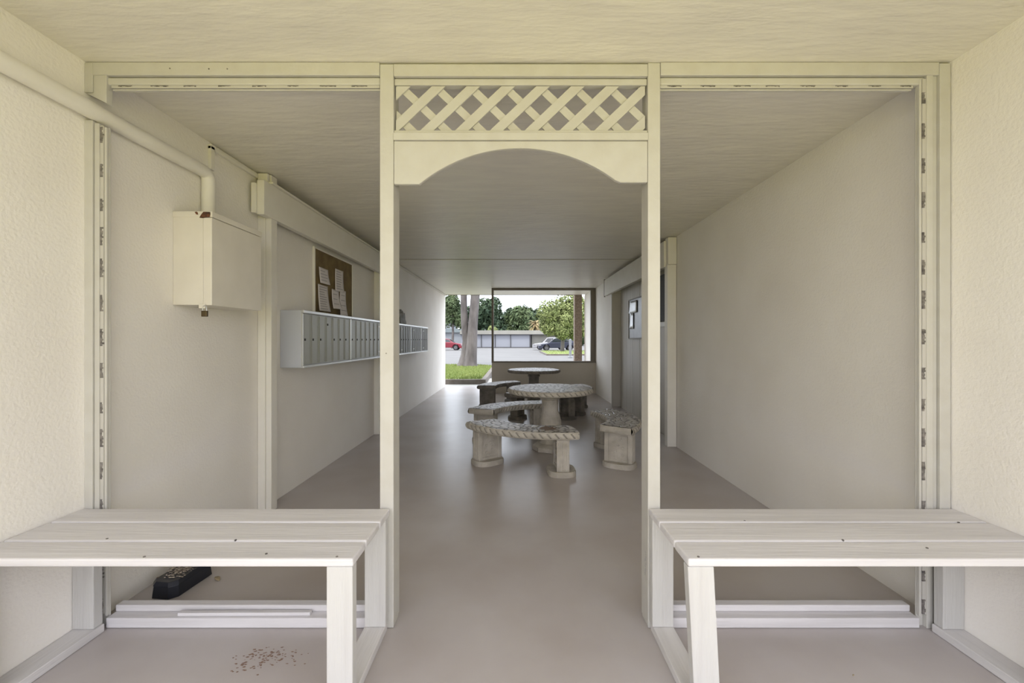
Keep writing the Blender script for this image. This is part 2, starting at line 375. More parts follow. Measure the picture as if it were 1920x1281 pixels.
# ------------------------------------------------------------------ white benches in front of the screen
def bench(side):
    if side < 0: x0, x1, lab = XL, -.541, 'white painted wooden bench against the left stucco wall, upright front leg'
    else: x0, x1, lab = .578, XR, 'white painted wooden bench against the right stucco wall, slanting front leg'
    t = thing('wooden_bench', lab, 'bench', (0, 0, 0))
    zt = .528; yb = [1.852, 1.712, 1.553, 1.425]
    for k in range(3):
        sl_ = .004*k if side < 0 else 0
        dz = (-.000, -.001, -.002)[k]
        MB().hexa([(x0+.003, yb[k+1]+.003, zt-.030), (x1-(.0), yb[k+1]+.003, zt-.030), (x1, yb[k]-.003, zt-.030), (x0+.003, yb[k]-.003, zt-.030)],
                  [(x0+.003, yb[k+1]+.003, zt+dz), (x1, yb[k+1]+.003, zt+dz), (x1, yb[k]-.003, zt+dz), (x0+.003, yb[k]-.003, zt+dz)]).build('seat_board', [M['wood_x']], t, .006, 2)
    # nail heads on the seat as dark dots
    xi, s = (x1, -1) if side < 0 else (x0, 1)      # inner end
    # rear leg, front leg at the inner end
    MB().box(min(xi+s*.008, xi+s*.098), max(xi+s*.008, xi+s*.098), 1.815, 1.853, .036, zt-.031).build('leg', M['wood_z'], t, .003)
    ln = .0 if side < 0 else .025
    a, b = (xi+s*.0, xi+s*.088)
    if side < 0: a, b = b, a
    o_ = .003 if side > 0 else -.003
    MB().hexa([(a+ln+o_, 1.432, .001), (b+ln+o_, 1.432, .001), (b+ln+o_, 1.470, .001), (a+ln+o_, 1.470, .001)],
              [(a+o_, 1.432, zt-.031), (b+o_, 1.432, zt-.031), (b+o_, 1.470, zt-.031), (a+o_, 1.470, zt-.031)]).build('leg', M['wood_z'], t, .003)
    MB().box(min(xi+s*.012, xi+s*.10), max(xi+s*.012, xi+s*.10), 1.471, 1.853, .001, .035).build('floor_rail', M['wood_y'], t, .003)
    # wall side legs and rail
    xo, s2 = (x0, 1) if side < 0 else (x1, -1)
    A = lambda d0, d1: (min(xo+s2*d0, xo+s2*d1), max(xo+s2*d0, xo+s2*d1))
    MB().box(*A(.002, .092), 1.80, 1.842, .036, zt-.031).build('leg', M['wood_z'], t, .003)
    MB().box(*A(.002, .092), 1.35, 1.388, .036, zt-.031).build('leg', M['wood_z'], t, .003) if False else MB().box(*A(.002, .092), 1.432, 1.470, .036, zt-.031).build('leg', M['wood_z'], t, .003)
    MB().box(*A(.002, .10), 1.0, 1.842, .001, .035).build('floor_rail', M['wood_y'], t, .003)
    pts = [(-.85, 1.46), (-1.25, 1.44), (-1.02, 1.56), (-1.5, 1.57), (-.60, 1.44)] if side < 0 else [(.93, 1.725), (1.78, 1.71), (1.45, 1.50), (.62, 1.44), (1.2, 1.56)]
    for i, (px, py) in enumerate(pts): MB().lathe([(.004, zt-.004), (.004, zt+.0006), (.001, zt+.0008)], px, py, 8).build('nail_head', M['glue'], t)
    return t
bench(-1); bench(1)
# wider outer end post strip (stile foot piece behind the bench)
# ------------------------------------------------------------------ pipe and electrical cabinet on the left wall
pz, pxx, pr = 2.253, XL+.037, .036
pipe = MB(); path = [(pxx, Y0+.02, pz), (pxx, 1.2, pz), (pxx, 2.50, pz)]
for k in range(1, 9):
    a = k/8*PI/2; path.append((pxx, 2.51+.045*math.sin(a), pz-.045*(1-math.cos(a))))
path += [(pxx, 2.555, 2.1), (pxx, 2.555, 1.964)]
pipe.tube(path, pr, 20)
pp = pipe.build('conduit_pipe', M['trim_lit']); tag(pp, 'thick cream painted conduit pipe running along the left wall and down to the cabinet', 'pipe')
cab = thing('electrical_cabinet', 'cream painted steel cabinet with a rusty top corner on the left wall', 'cabinet', (XL, 2.334, 1.45))
box('body', M['metalbox'], (0, .165, 0, .452, 0, .505), cab, .003)
dr = box('door', M['metalbox'], (.167, .214, -.002, .454, -.002, .478), cab, .003)
box('door_hood', M['metalbox'], (.0, .218, -.004, .458, .480, .512), cab, .003)
r_ = MB().prism([(.150, .476), (.168, .474), (.186, .478), (.206, .480), (.209, .496), (.207, .507), (.172, .508), (.160, .494)], 'y', -.0065, -.0042).prism([(.124, .506), (.132, .494), (.142, .492), (.140, .503), (.134, .509)], 'y', -.0065, -.0042)
r_.build('rust_patch', M['rust'], cab)
box('hasp', M['metalbox'], (.15, .185, -.012, -.002, -.02, .004), cab, .001)
pl = thing('padlock', 'small brass padlock hanging under the steel cabinet', 'padlock', (XL+.183, 2.322, 1.39)); pl.scale = (1.25, 1.25, 1.25)
box('body', M['brass'], (-.012, .012, -.006, .006, -.004, .022), pl, .002)
sh = MB(); sh.tube([(-.008, 0, .02), (-.008, 0, .036), (-.005, 0, .042), (0, 0, .044), (.005, 0, .042), (.008, 0, .036), (.008, 0, .02)], .0022, 8); sh.build('shackle', M['steel'], pl)

T = M['trim_lit']
# ------------------------------------------------------------------ left alcove frame: posts and beam
lf = thing('mailbox_alcove_frame', 'cream timber post and long header beam framing the mailbox wall', 'timber frame', (XL, 3.1, 0))
MB().box(.002, .055, 0, .10, .002, 2.462).box(.055, .095, .012, .09, .002, 2.462).build('post', T, lf, .003)
MB().box(.002, .075, 2.56, 2.65, 1.505, 2.30).build('post', T, lf, .003)
MB().box(.002, .075, 2.56, 2.65, .002, 1.028).build('post', T, lf, .003)
MB().box(.058, .108, -.10, 2.82, 2.142, 2.385).build('beam', T, lf, .003)
MB().box(.008, .125, -.02, 2.82, 2.386, 2.40).build('bead', T, lf, .002)
box('end_block', T, (.025, .058, -.115, -.07, 2.15, 2.36), lf)
box('end_block', T, (.015, .085, -.02, .005, 2.36, 2.462), lf)

# ------------------------------------------------------------------ mailboxes
zb_, zt_ = 1.035, 1.495; dep = .18
def mailbox(y0, y1, n, label, ix, dark=False):
    t = thing('mailbox_unit', label, 'mailbox', (XL, y0, zb_), 0, 'wall mailbox units')
    L = y1-y0-.004; h = zt_-zb_
    box('body', M['alu'], (0.001, dep-.012, 0, L, 0, h), t, .002)
    MB().box(dep-.012, dep+.012, 0, L, h-.022, h+.002).build('top_rim', M['rim_alu'], t, .003)
    MB().box(dep-.012, dep+.010, 0, L, -.002, .016).build('bottom_rim', M['rim_alu'], t, .003)
    box('side_rim', M['rim_alu'], (dep-.0118, dep+.002, 0, .012, .018, h-.024), t, .001); box('side_rim', M['rim_alu'], (dep-.0118, dep+.002, L-.010, L, .018, h-.024), t, .001)
    w_ = (L-.024)/n
    for k in range(n):
        a = .013+k*w_
        d = MB().box(dep-.0118, dep-.004, a+.002, a+w_-.002, .022, h-.028)
        d.box(dep-.004, dep-.001, a+.012, a+.018, .03, h-.036).box(dep-.004, dep-.001, a+w_-.018, a+w_-.012, .03, h-.036)
        do = d.build('door', M['door_old'] if ix >= 3 else M['door_alu'], t, .001)
        l = MB(); yy, zz = a+.030, .225
        if k % 7 == 3 and ix == 0: zz = .36
        l.box(dep-.004, dep+.002, yy-.007, yy+.007, zz-.009, zz+.009)
        l.build('lock', M['dark'], do)
        if n < 7 and k == 1 or (ix == 1 and k == 6):
            for q in (.06, .375):
                MB().box(dep-.004, dep-.0005, a+.03, a+.085, q, q+.022).build('tag', M['tag'], do)
    return t
ys = [(3.40, 4.40, 7), (4.40, 5.42, 7), (5.42, 6.18, 5), (6.18, 6.93, 5), (6.93, 7.72, 5), (7.72, 8.28, 4)]
labs = ['grey metal mailbox unit at the near end of the row, its end panel showing',
        'grey metal mailbox unit, second from the near end, right of the cork board',
        'grey metal mailbox unit hidden mostly behind the left screen post',
        'dark grey mailbox unit just right of the left screen post, under the crumpled sheets',
        'dark grey mailbox unit, second from the far end of the row',
        'dark grey mailbox unit at the far end of the row']
for i, (a, b, n) in enumerate(ys): mailbox(a, b, n, labs[i], i)
# crumpled bundle on top
bn = thing('paper_bundle', 'crumpled grey green sheets standing on top of the far mailboxes', 'paper bundle', (XL+.06, 6.3, zt_+.004))
def sheet(name, m, parent, x, y0, y1, h, seed, lean=.03):
    r = random.Random(seed); n = 8; vs = []; fs = []
    for i in range(n+1):
        for j in range(n+1):
            u, v = i/n, j/n
            vs.append((x+lean*v+.012*noise.noise(Vector((u*3+seed, v*3, 0))), y0+(y1-y0)*u, h*v*(1+.25*noise.noise(Vector((u*5, seed, 1))))))
    for i in range(n):
        for j in range(n): a = i*(n+1)+j; fs.append((a, a+1, a+n+2, a+n+1))
    o = MB().add(vs, fs, 0, True).build(name, m, parent)
    s_ = o.modifiers.new('t', 'SOLIDIFY'); s_.thickness = .006
    return o
sheet('sheet', M['greenbag'], bn, .0, .0, .5, .22, 1); sheet('sheet', M['greenbag'], bn, .035, .08, .42, .17, 2); sheet('sheet', M['greenbag'], bn, .06, .2, .56, .19, 3, -.02)

# ------------------------------------------------------------------ cork board and notices
cbd = thing('cork_board', 'brown cork notice board above the mailboxes', 'notice board', (XL, 3.94, 1.50))
box('cork', M['cork'], (.001, .013, .015, .925, .012, .61), cbd, 0)
for d_ in ((.001, .024, 0, .015, 0, .625), (.001, .02, .925, .94, 0, .625), (.001, .02, .015, .925, .61, .625), (.001, .02, .015, .925, 0, .012)): box('board_frame', T, d_, cbd)
def notice(y, z, wd, ht, lab, tilt=0, curl=.02, x=.019, lines=9, seed=1, bx=XL):
    """a sheet hanging on the left wall board"""
    n, k = 6, 8; vs = []; fs = []
    for i in range(n+1):
        for j in range(k+1):
            u, v = i/n, j/k
            d = curl*((1-v)**2)*(.5+.5*u)+.002*math.sin(5*u+seed)
            vs.append((d, wd*u+tilt*(v-1), -ht*(1-v)))
    for i in range(n):
        for j in range(k): a = i*(k+1)+j; fs.append((a, a+1, a+k+2, a+k+1))
    o = MB().add(vs, fs, 0, True).build('notice', M['paper']); o.location = (bx+x, y, z)
    s_ = o.modifiers.new('t', 'SOLIDIFY'); s_.thickness = .0015
    r = random.Random(seed); m = MB()
    for q in range(lines):
        v = 1-(q+1)/(lines+1); d = curl*((1-v)**2)*.75+.004
        yy0 = wd*.12+tilt*(v-1); yy1 = wd*r.uniform(.6, .88)+tilt*(v-1)
        zc = -ht*(1-v)
        dA = curl*((1-v)**2)*(.5+.5*.12)+.004; dB = curl*((1-v)**2)*(.5+.5*.85)+.004
        m.add([(dA, yy0, zc-.003), (dB, yy1, zc-.003), (dB, yy1, zc+.003), (dA, yy0, zc+.003)], [(0, 1, 2, 3)])
    m.build('printed_lines', M['ink'], o, weld=False)
    return tag(o, lab, 'notice', 'notices on the cork board')
notice(4.03, 1.95, .20, .15, 'short white notice at the upper left of the cork board', -.01, .02, seed=1, lines=4)
notice(4.01, 1.785, .21, .25, 'long printed white notice at the lower left of the cork board', .0, .03, seed=2, lines=10)
notice(4.40, 1.995, .20, .23, 'tall narrow notice at the upper right of the cork board', .02, .02, seed=3, lines=8)
notice(4.32, 1.775, .17, .20, 'white folded sheet curling away at the lower middle of the cork board', .02, .05, x=.02, seed=4, lines=3)
notice(4.50, 1.785, .15, .27, 'lilac tinted sheet hanging low, tucked beside the curling folded one', .03, .035, x=.03, seed=5, lines=4)

# ------------------------------------------------------------------ right alcove
rf = thing('door_alcove_frame', 'cream timber posts and header beam around the right wall recess', 'timber frame', (0, 5.0, 0))
MB().box(1.79, 1.895, 0, .095, .002, 2.14).box(1.795, 1.895, -.01, .09, 2.142, 2.46).build('post', T, rf, .003)
MB().box(1.84, 1.995, 3.0, 3.10, .002, 2.14).box(1.82, 1.84, 3.0, 3.04, .002, 2.14).build('post', M['panel'], rf, .003)
MB().box(1.77, 1.83, .06, 3.42, 2.12, 2.43).build('beam', T, rf, .003)
MB().box(1.765, 1.79, 3.425, 3.45, 2.10, 2.45).build('end_strip', M['frame'], rf, .002)
rp = MB()
yy = 5.15
while yy < 7.95: rp.box(1.978, 1.995, yy, min(yy+.392, 7.97), .0, 2.45); yy += .4
struct(rp.build('trim_5', M['panel'], None, .003), 'vertical panel siding lining the right recess')
nb = thing('metal_notice_board', 'grey framed notice board in the right recess behind the post', 'notice board', (1.976, 6.25, 1.27))
box('backing', M['grey_glass'], (-.014, -.002, .02, 1.06, .02, .65), nb, 0)
for d_ in ((-.024, 0, 0, .02, 0, .67), (-.024, 0, 1.06, 1.08, 0, .67), (-.024, 0, .02, 1.06, .65, .67), (-.024, 0, .02, 1.06, 0, .02)): box('board_frame', M['frame'], d_, nb)
def rsheet(y, z, wd, ht, lab, seed):
    n, k = 5, 5; vs = []; fs = []
    for i in range(n+1):
        for j in range(k+1):
            u, v = i/n, j/k
            vs.append((-.006-.02*(1-v)**2*u-.004*math.sin(6*u+seed), wd*u, -ht*(1-v)))
    for i in range(n):
        for j in range(k): a = i*(k+1)+j; fs.append((a, a+1, a+k+2, a+k+1))
    o = MB().add(vs, fs, 0, True).build('notice', M['silver']); o.location = (1.958, y, z)
    s_ = o.modifiers.new('t', 'SOLIDIFY'); s_.thickness = .0015
    return tag(o, lab, 'notice', 'sheets on the grey notice board')
rsheet(6.82, 1.90, .40, .20, 'silvery wide sheet at the top of the grey notice board', 1)
rsheet(7.02, 1.70, .16, .26, 'narrow silvery sheet hanging below the wide one on the grey board', 2)
nb2 = thing('wall_sign', 'narrow dark sign board half hidden behind the right recess post', 'sign', (1.976, 5.45, 1.50))
box('board', M['dark'], (-.02, -.002, 0, .36, 0, .62), nb2, .002)
box('bottom_strip', M['tag'], (-.022, -.002, 0, .36, -.07, -.005), nb2, .002)

# ------------------------------------------------------------------ concrete tables and benches
def rope_ring(m, r, z0, z1, n=352, twist=44, amp=.013, rows=6, a0=0, a1=2*PI, inner=False, closed=True):
    vs = []; fs = []; fg = []
    N_ = n if closed else n+1
    for j in range(rows+1):
        v = j/rows; bulge = math.sin(PI*v)*.008
        for i in range(N_):
            a = a0+(a1-a0)*i/n
            d = amp*abs(math.sin(twist/2*(a-a0)+v*2.2))*math.sin(PI*min(1, max(0, v))) ** .5 if 0 < j < rows else 0
            rr = r+(bulge+d)*(-1 if inner else 1)
            vs.append((rr*math.cos(a), rr*math.sin(a), z0+(z1-z0)*v))
    for j in range(rows):
        for i in range(n):
            i2 = (i+1) % N_ if closed else i+1
            ph = ((twist/2*(a1-a0)*(i+.5)/n+(j+.5)/rows*2.2) % PI)/PI
            (fg if (ph < .13 or ph > .87) and 0 < j < rows-1 else fs).append((j*N_+i, j*N_+i2, (j+1)*N_+i2, (j+1)*N_+i))
    m.add(vs, fs, 0, True); m.add(vs, fg, 2, True)
def disc(m, r0, r1, z, n=352, mi=0, a0=0, a1=2*PI, closed=True, z1=None):
    N_ = n if closed else n+1; z1 = z if z1 is None else z1
    vs = [(r*math.cos(a0+(a1-a0)*i/n), r*math.sin(a0+(a1-a0)*i/n), zz) for r, zz in ((r0, z), (r1, z1)) for i in range(N_)]
    m.add(vs, [(i, (i+1) % N_ if closed else i+1, N_+((i+1) % N_ if closed else i+1), N_+i) for i in range(n)], mi)
def table(x, y, lab, mc, mt):
    t = thing('concrete_table', lab, 'table', (x, y, 0), 0, 'round concrete tables')
    m = MB(); R_ = .47; z0, z1 = .655, .707
    rope_ring(m, R_, z0, z1); disc(m, R_-.03, R_, z1+.004, mi=1, z1=z1); disc(m, .0, R_-.03, z1+.004, mi=1); disc(m, 0, R_, z0)
    m.build('tabletop', [mc, mt, M['groove']], t, weld=True)
    p = MB(); p.lathe([(.125, .655), (.125, .635), (.112, .63), (.108, .60), (.116, .595), (.114, .585), (.095, .575), (.093, .50), (.097, .44), (.112, .40), (.128, .33), (.132, .28), (.122, .20), (.118, .12), (.13, .085)], n=16)
    p.build('pedestal', mc, t, weld=True)
    b = MB(); b.lathe([(.13, .084), (.17, .075), (.19, .06), (.205, .05), (.205, .006), (.20, .001)], n=8); b.build('base', mc, t)
    return t
table(.407, 4.9, 'round concrete table with rope edge, nearer of the two', M['conc'], M['conc_top'])
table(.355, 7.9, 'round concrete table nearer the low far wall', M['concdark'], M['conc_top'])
def cbench_proto(mc, mt):
    t = thing('concrete_bench', 'x', 'bench', (0, 0, 0))
    ri, ro, z0, z1 = .705, 1.035, .350, .415; ha = math.radians(35)
    m = MB(); n = 70
    rope_ring(m, ro, z0, z1, n*2, 90, .012, 6, -ha, ha, False, False)
    rope_ring(m, ri, z0, z1, n*2, 90, .012, 6, -ha, ha, True, False)
    disc(m, ri, ri+.03, z1, n*2, 1, -ha, ha, False, z1+.004); disc(m, ro-.03, ro, z1+.004, n*2, 1, -ha, ha, False, z1); disc(m, ri+.03, ro-.03, z1+.004, n*2, 1, -ha, ha, False)
    disc(m, ri, ro, z0, n*2, 0, -ha, ha, False)
    for a, s in ((-ha, -1), (ha, 1)):        # fluted tapered ends
        k = 12; vs = []; fs = []
        for j in range(5):
            for i in range(k+1):
                r = ri+(ro-ri)*i/k; v = j/4
                b = (.022*math.sin(PI*i/k)+.005*abs(math.sin(i*1.4+v*1.5))+.006*math.sin(PI*v))*s*(0 if i in (0, k) else 1)*(1 if 0 < j < 4 else .8)
                ang = a; vs.append((r*math.cos(ang)-b*math.sin(ang), r*math.sin(ang)+b*math.cos(ang), z0+(z1-z0)*v))
        for j in range(4):
            for i in range(k): q = j*(k+1)+i; fs.append((q, q+1, q+k+2, q+k+1))
        m.add(vs, fs, 0, True)
        tp = vs[-(k+1):]; m.add(tp, [tuple(range(k+1))], 1); m.add(vs[:k+1], [tuple(range(k+1))], 0)
    m.build('seat', [mc, mt, M['groove']], t)
    for a in (-27, 27):
        a = math.radians(a)
        l = MB(); hw, ht = .14, .058
        l.box(-hw+.03, hw-.03, -ht+.014, ht-.014, .05, .335)          # recessed slab
        for s in (-1, 1):                                             # fluted end columns
            l.box(s*(hw-.022)-.022, s*(hw-.022)+.022, -ht, ht, .05, .335)
            for q in (-1, 0, 1): l.box(s*(hw)-.004, s*(hw)+.004, q*.036-.009, q*.036+.009, .06, .325)
        l.box(-hw+.044, hw-.044, -ht+.004, ht-.004, .05, .078).box(-hw+.044, hw-.044, -ht+.004, ht-.004, .31, .335)
        r = random.Random(5)                                          # leaf relief in the panel
        for s in (-1, 1):
            for q in range(9):
                cx = .045*math.sin(q*1.9); cz = .10+q*.024
                dx = .016; dz = .010; th = .35*(-1)**q
                pts = [(cx+dx*math.cos(b_)*math.cos(th)-dz*math.sin(b_)*math.sin(th), cz+dx*math.cos(b_)*math.sin(th)+dz*math.sin(b_)*math.cos(th)) for b_ in [2*PI*z/8 for z in range(8)]]
                y_ = s*(ht-.014); l.prism(pts, 'y', min(y_, y_+s*.009), max(y_, y_+s*.009))
        l.box(-hw-.004, hw+.004, -ht-.004, ht+.004, .335, .3495)
        lo_ = l.build('leg', mc, t, .003, 1)
        lo_.location = (.87*math.cos(a), .87*math.sin(a), 0); lo_.rotation_euler = (0, 0, a)
        b = MB(); pts = []
        for i in range(28):
            th = 2*PI*i/28; ex = .165; ey = .135
            c_, s_ = math.cos(th), math.sin(th)
            pts.append((ex*math.copysign(abs(c_)**.75, c_), ey*math.copysign(abs(s_)**.75, s_)))
        nn = len(pts); lev = [(1.0, .001), (1.0, .034), (.95, .0495)]
        vs = [(p[0]*s, p[1]*s, z) for s, z in lev for p in pts]; fs = []
        for j in range(2):
            for i in range(nn): fs.append((j*nn+i, j*nn+(i+1) % nn, (j+1)*nn+(i+1) % nn, (j+1)*nn+i))
        b.add(vs, fs, 0, True); b.add(vs[:nn], [tuple(range(nn))[::-1]]); b.add(vs[-nn:], [tuple(range(nn))])
        b.build('base', mc, lo_)
    return t
pA = cbench_proto(M['conc'], M['conc_top'])
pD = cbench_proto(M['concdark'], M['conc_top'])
BG = 'curved concrete benches around the two tables'
spots = [(pA, .407, 4.9, 245, 'curved concrete bench with a reddish worn patch, nearest the camera'),
         (pA, .300, 4.70, -4, 'curved concrete bench along the right wall beside the nearer table'),
         (pA, .407, 4.9, 125, 'curved concrete bench behind the nearer table on its left'),
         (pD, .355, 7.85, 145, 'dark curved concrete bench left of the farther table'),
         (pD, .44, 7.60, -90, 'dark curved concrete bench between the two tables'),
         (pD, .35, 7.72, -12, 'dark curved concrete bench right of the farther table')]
used = set()
for pr_, x, y, a, lab in spots:
    o = pr_ if pr_ not in used else copy_tree(pr_); used.add(pr_)
    o.location = (x, y, 0); o.rotation_euler = (0, 0, math.radians(a)); o['label'] = lab; o['group'] = BG
# worn reddish patch on the front bench, a thin stain hugging the seat
ws = MB(); a0, a1 = math.radians(14), math.radians(24)
pts = []
for i in range(20):
    th = 2*PI*i/20; k = 1+.9*noise.noise(Vector((math.cos(th)*2, math.sin(th)*2, 0)))
    a_ = (a0+a1)/2+k*(a1-a0)/2*math.cos(th); r_2 = .87+k*.09*math.sin(th); pts.append((r_2*math.cos(a_), r_2*math.sin(a_), .4198))
ws.add(pts, [tuple(range(20))]); ws.build('worn_patch', M['stain'], [s for s in [pA]][0])

# ------------------------------------------------------------------ bait station, debris
bs = thing('bait_station', 'black plastic rodent bait box on the floor under the left bench', 'bait box', (-1.762, 2.072, 0), math.radians(-6))
prof = lambda w0, w1, y0, y1, c_: [(w0+c_, y0), (w1-c_, y0), (w1, y0+c_), (w1, y1-c_), (w1-c_, y1), (w0+c_, y1), (w0, y1-c_), (w0, y0+c_)]
b1 = MB(); P0 = prof(-.03, .115, 0, .26, .03); P1 = prof(-.024, .109, .006, .254, .028)
b1.add([(x, y, .001) for x, y in P0]+[(x, y, .058) for x, y in P1], [tuple(range(8))[::-1], tuple(range(8, 16))]+[(i, (i+1) % 8, 8+(i+1) % 8, 8+i) for i in range(8)])
b1.build('box_body', M['black'], bs, .003)
b2 = MB(); P2 = prof(-.028, .113, .002, .258, .03); P3 = prof(-.018, .103, .012, .248, .028)
b2.add([(x, y, .0585) for x, y in P2]+[(x, y, .078) for x, y in P3], [tuple(range(8))[::-1], tuple(range(8, 16))]+[(i, (i+1) % 8, 8+(i+1) % 8, 8+i) for i in range(8)])
b2.build('lid', M['black'], bs, .003)
def flakes(n, fx, fy, fz, s0, s1, seed, flat=.3):
    r = random.Random(seed); m = MB()
    for i in range(n):
        x, y, z = fx(r), fy(r), fz; s = r.uniform(s0, s1); a = r.uniform(0, PI)
        pts = []
        for q in range(5):
            th = 2*PI*q/5; rr = s*r.uniform(.5, 1.1)
            pts.append((x+rr*math.cos(th+a), y+rr*.6*math.sin(th+a), z+r.uniform(.0005, s*flat)))
        m.add(pts+[(x, y, z+s*flat+.001)], [(k, (k+1) % 5, 5) for k in range(5)])
    return m
fl = flakes(420, lambda r: -1.712+max(-.06, min(.06, r.gauss(0, .028))), lambda r: 2.225+max(-.11, min(.09, r.gauss(0, .05))), .079, .004, .012, 3)
tag(fl.build('paint_flakes', M['debris'], weld=False), 'heap of pale paint flakes on top of the black bait box', 'debris', None, 'stuff')
fl = flakes(120, lambda r: r.gauss(-.985, .06), lambda r: r.gauss(1.69, .035), .0, .003, .009, 5, .15)
for i in range(35): pass
tag(fl.build('leaf_crumbs', M['crumb'], weld=False), 'scatter of brown leaf crumbs on the floor before the left bench', 'debris', None, 'stuff')
def leaf(name, x, y, z, s, a, lab, m):
    pts = [(-1, 0, 0), (-.5, .32, .1), (0, .42, .16), (.6, .25, .1), (1, 0, .02), (.6, -.28, .12), (0, -.4, .2), (-.5, -.3, .12), (0, 0, .05)]
    o = MB().add([(p[0]*s, p[1]*s, p[2]*s+.002) for p in pts], [(i, (i+1) % 8, 8) for i in range(8)], 0, True).build(name, m)
    o.location = (x, y, z); o.rotation_euler = (0, 0, a); s_ = o.modifiers.new('t', 'SOLIDIFY'); s_.thickness = .001
    return tag(o, lab, 'leaf')
leaf('dry_leaf', -1.565, 2.245, 0, .032, -.7, 'curled dry leaf on the floor right of the black bait box', M['leaf_dry'])
leaf('dry_leaf', 1.27, 1.60, 0, .006, .7, 'tiny pale leaf flake on the floor before the right bench', M['leaf_dry'])

# ------------------------------------------------------------------ outside, far end
struct(box('ground', M['asphalt'], (-90, 90, 14.0, 160, -.20, -.04), bevel=0), 'pale parking lot paving')
struct(box('walkway', M['concrete_walk'], (-30, 30, 11.55, 14.0, -.20, -.012), bevel=0), 'concrete walk outside the far end')
struct(box('lawn', M['lawn'], (-30, 30, -40, -1.6, -.2, -.03), bevel=0), 'sunlit lawn behind the entrance')
struct(box('front_walk', M['concrete_walk'], (-30, 30, -1.6, Y0-.01, -.2, -.01), bevel=0), 'concrete walk before the entrance')
struct(box('side_ground', M['concrete_walk'], (-30, -2.31, Y0-.01, 11.55, -.2, -.03), bevel=0), 'ground beside the left wall')
struct(box('side_ground', M['concrete_walk'], (2.31, 30, Y0-.01, 11.55, -.2, -.03), bevel=0), 'ground beside the right wall')
# grass island with curb
def island(x0, x1, y0, y1, z, rad, name, lab, curbw=.14, seed=1, blades=6000, mg=None, skirt=.02):
    def outline(g):
        p = [(x0+g, y0+g), (x1-g, y0+g)]
        cx, cy = x1-rad, y1-rad
        for k in range(9): a = k/8*PI/2; p.append((cx+(rad-g)*math.cos(a), cy+(rad-g)*math.sin(a)))
        cx = x0+rad
        for k in range(9): a = PI/2+k/8*PI/2; p.append((cx+(rad-g)*math.cos(a), cy+(rad-g)*math.sin(a)))
        return p
    o1, o2 = outline(0), outline(curbw); n = len(o1)
    m = MB(); zb2 = -.05
    vs = [(x, y, zb2) for x, y in o1]+[(x, y, z) for x, y in o1]+[(x, y, z) for x, y in o2]+[(x, y, zb2) for x, y in o2]
    fs = []
    for j in range(4):
        for i in range(n): fs.append((j*n+i, j*n+(i+1) % n, ((j+1) % 4)*n+(i+1) % n, ((j+1) % 4)*n+i))
    m.add(vs, fs)
    tag(m.build('curb', M['curb'], None, .015), 'weathered concrete curb around '+lab, 'curb')
    g = MB(); g.add([(x, y, z-.02) for x, y in o2], [tuple(range(n))])
    r = random.Random(seed)
    for i in range(blades):
        x, y = r.uniform(x0+curbw, x1-curbw), r.uniform(y0+curbw, y1-curbw)
        cx = min(max(x, x0+rad), x1-rad)
        if y > y1-rad and (x-cx)**2+(y-(y1-rad))**2 > (rad-curbw)**2: continue
        h = r.uniform(.03, .09); a = r.uniform(0, PI); dx, dy = .012*math.cos(a), .012*math.sin(a)
        g.add([(x-dx, y-dy, z-.02), (x+dx, y+dy, z-.02), (x+r.uniform(-.03, .03), y+r.uniform(-.03, .03), z-.02+h)], [(0, 1, 2)])
    tag(g.build('grass', mg or M['grass'], weld=False), 'short green grass filling '+lab, 'grass', None, 'stuff')
island(-4.6, -.82, 12.1, 19.6, .13, 1.6, 'a', 'the island with the twin-trunk tree', blades=16000)
island(2.6, 16, 35, 47.5, .08, 2.5, 'b', 'the parking median before the dark blue car', seed=3, blades=9000)
# twin trunk tree
def crown(mb, cx, cy, cz, rx, ry, rz, n, s, seed, mi=0):
    r = random.Random(seed)
    bl = [(r.uniform(-.6, .6), r.uniform(-.6, .6), r.uniform(-.6, .6), r.uniform(.3, .55)) for _ in range(14)]+[(0, 0, 0, .7)]
    for i in range(n):
        b = r.choice(bl)
        while True:
            d = Vector((r.gauss(0, 1), r.gauss(0, 1), r.gauss(0, 1)))
            if d.length > .01: break
        d.normalize(); q = r.uniform(.75, 1.05)*b[3]
        p = Vector((cx+rx*(b[0]+d.x*q), cy+ry*(b[1]+d.y*q), cz+rz*(b[2]+d.z*q)))
        if p.z < .1: continue
        nrm = (d+Vector((r.uniform(-.7, .7), r.uniform(-.7, .7), r.uniform(-.7, .7)))).normalized()
        u = nrm.orthogonal().normalized(); v = nrm.cross(u); a = r.uniform(0, 2*PI)
        u, v = u*math.cos(a)+v*math.sin(a), v*math.cos(a)-u*math.sin(a)
        ss = s*r.uniform(.6, 1.3)
        mb.add([p-u*ss, p-v*ss*.45, p+u*ss, p+v*ss*.45], [(0, 1, 2, 3)], mi)
tw = thing('twin_trunk_tree', 'grey twin-trunk tree growing on the grass island', 'tree', (-2.0, 18.3, .1))
def trunk(pts, rads):
    m = MB(); m.tube(pts, rads, 14)
    m.v = [tuple(Vector(v)+Vector((.03*noise.noise(Vector(v)*2.5), .03*noise.noise(Vector(v)*2.5+Vector((5, 0, 0))), 0))) for v in m.v]
    return m
trunk([(.12, 0, -.02), (.10, 0, .12), (.12, 0, .5), (.17, 0, 1.1), (.20, 0, 1.8), (.27, 0, 2.5), (.33, .1, 3.4), (.5, .2, 4.6), (.9, .4, 6.2)], [.36, .30, .255, .225, .205, .20, .19, .16, .1]).build('trunk', M['bark'], tw, weld=False)
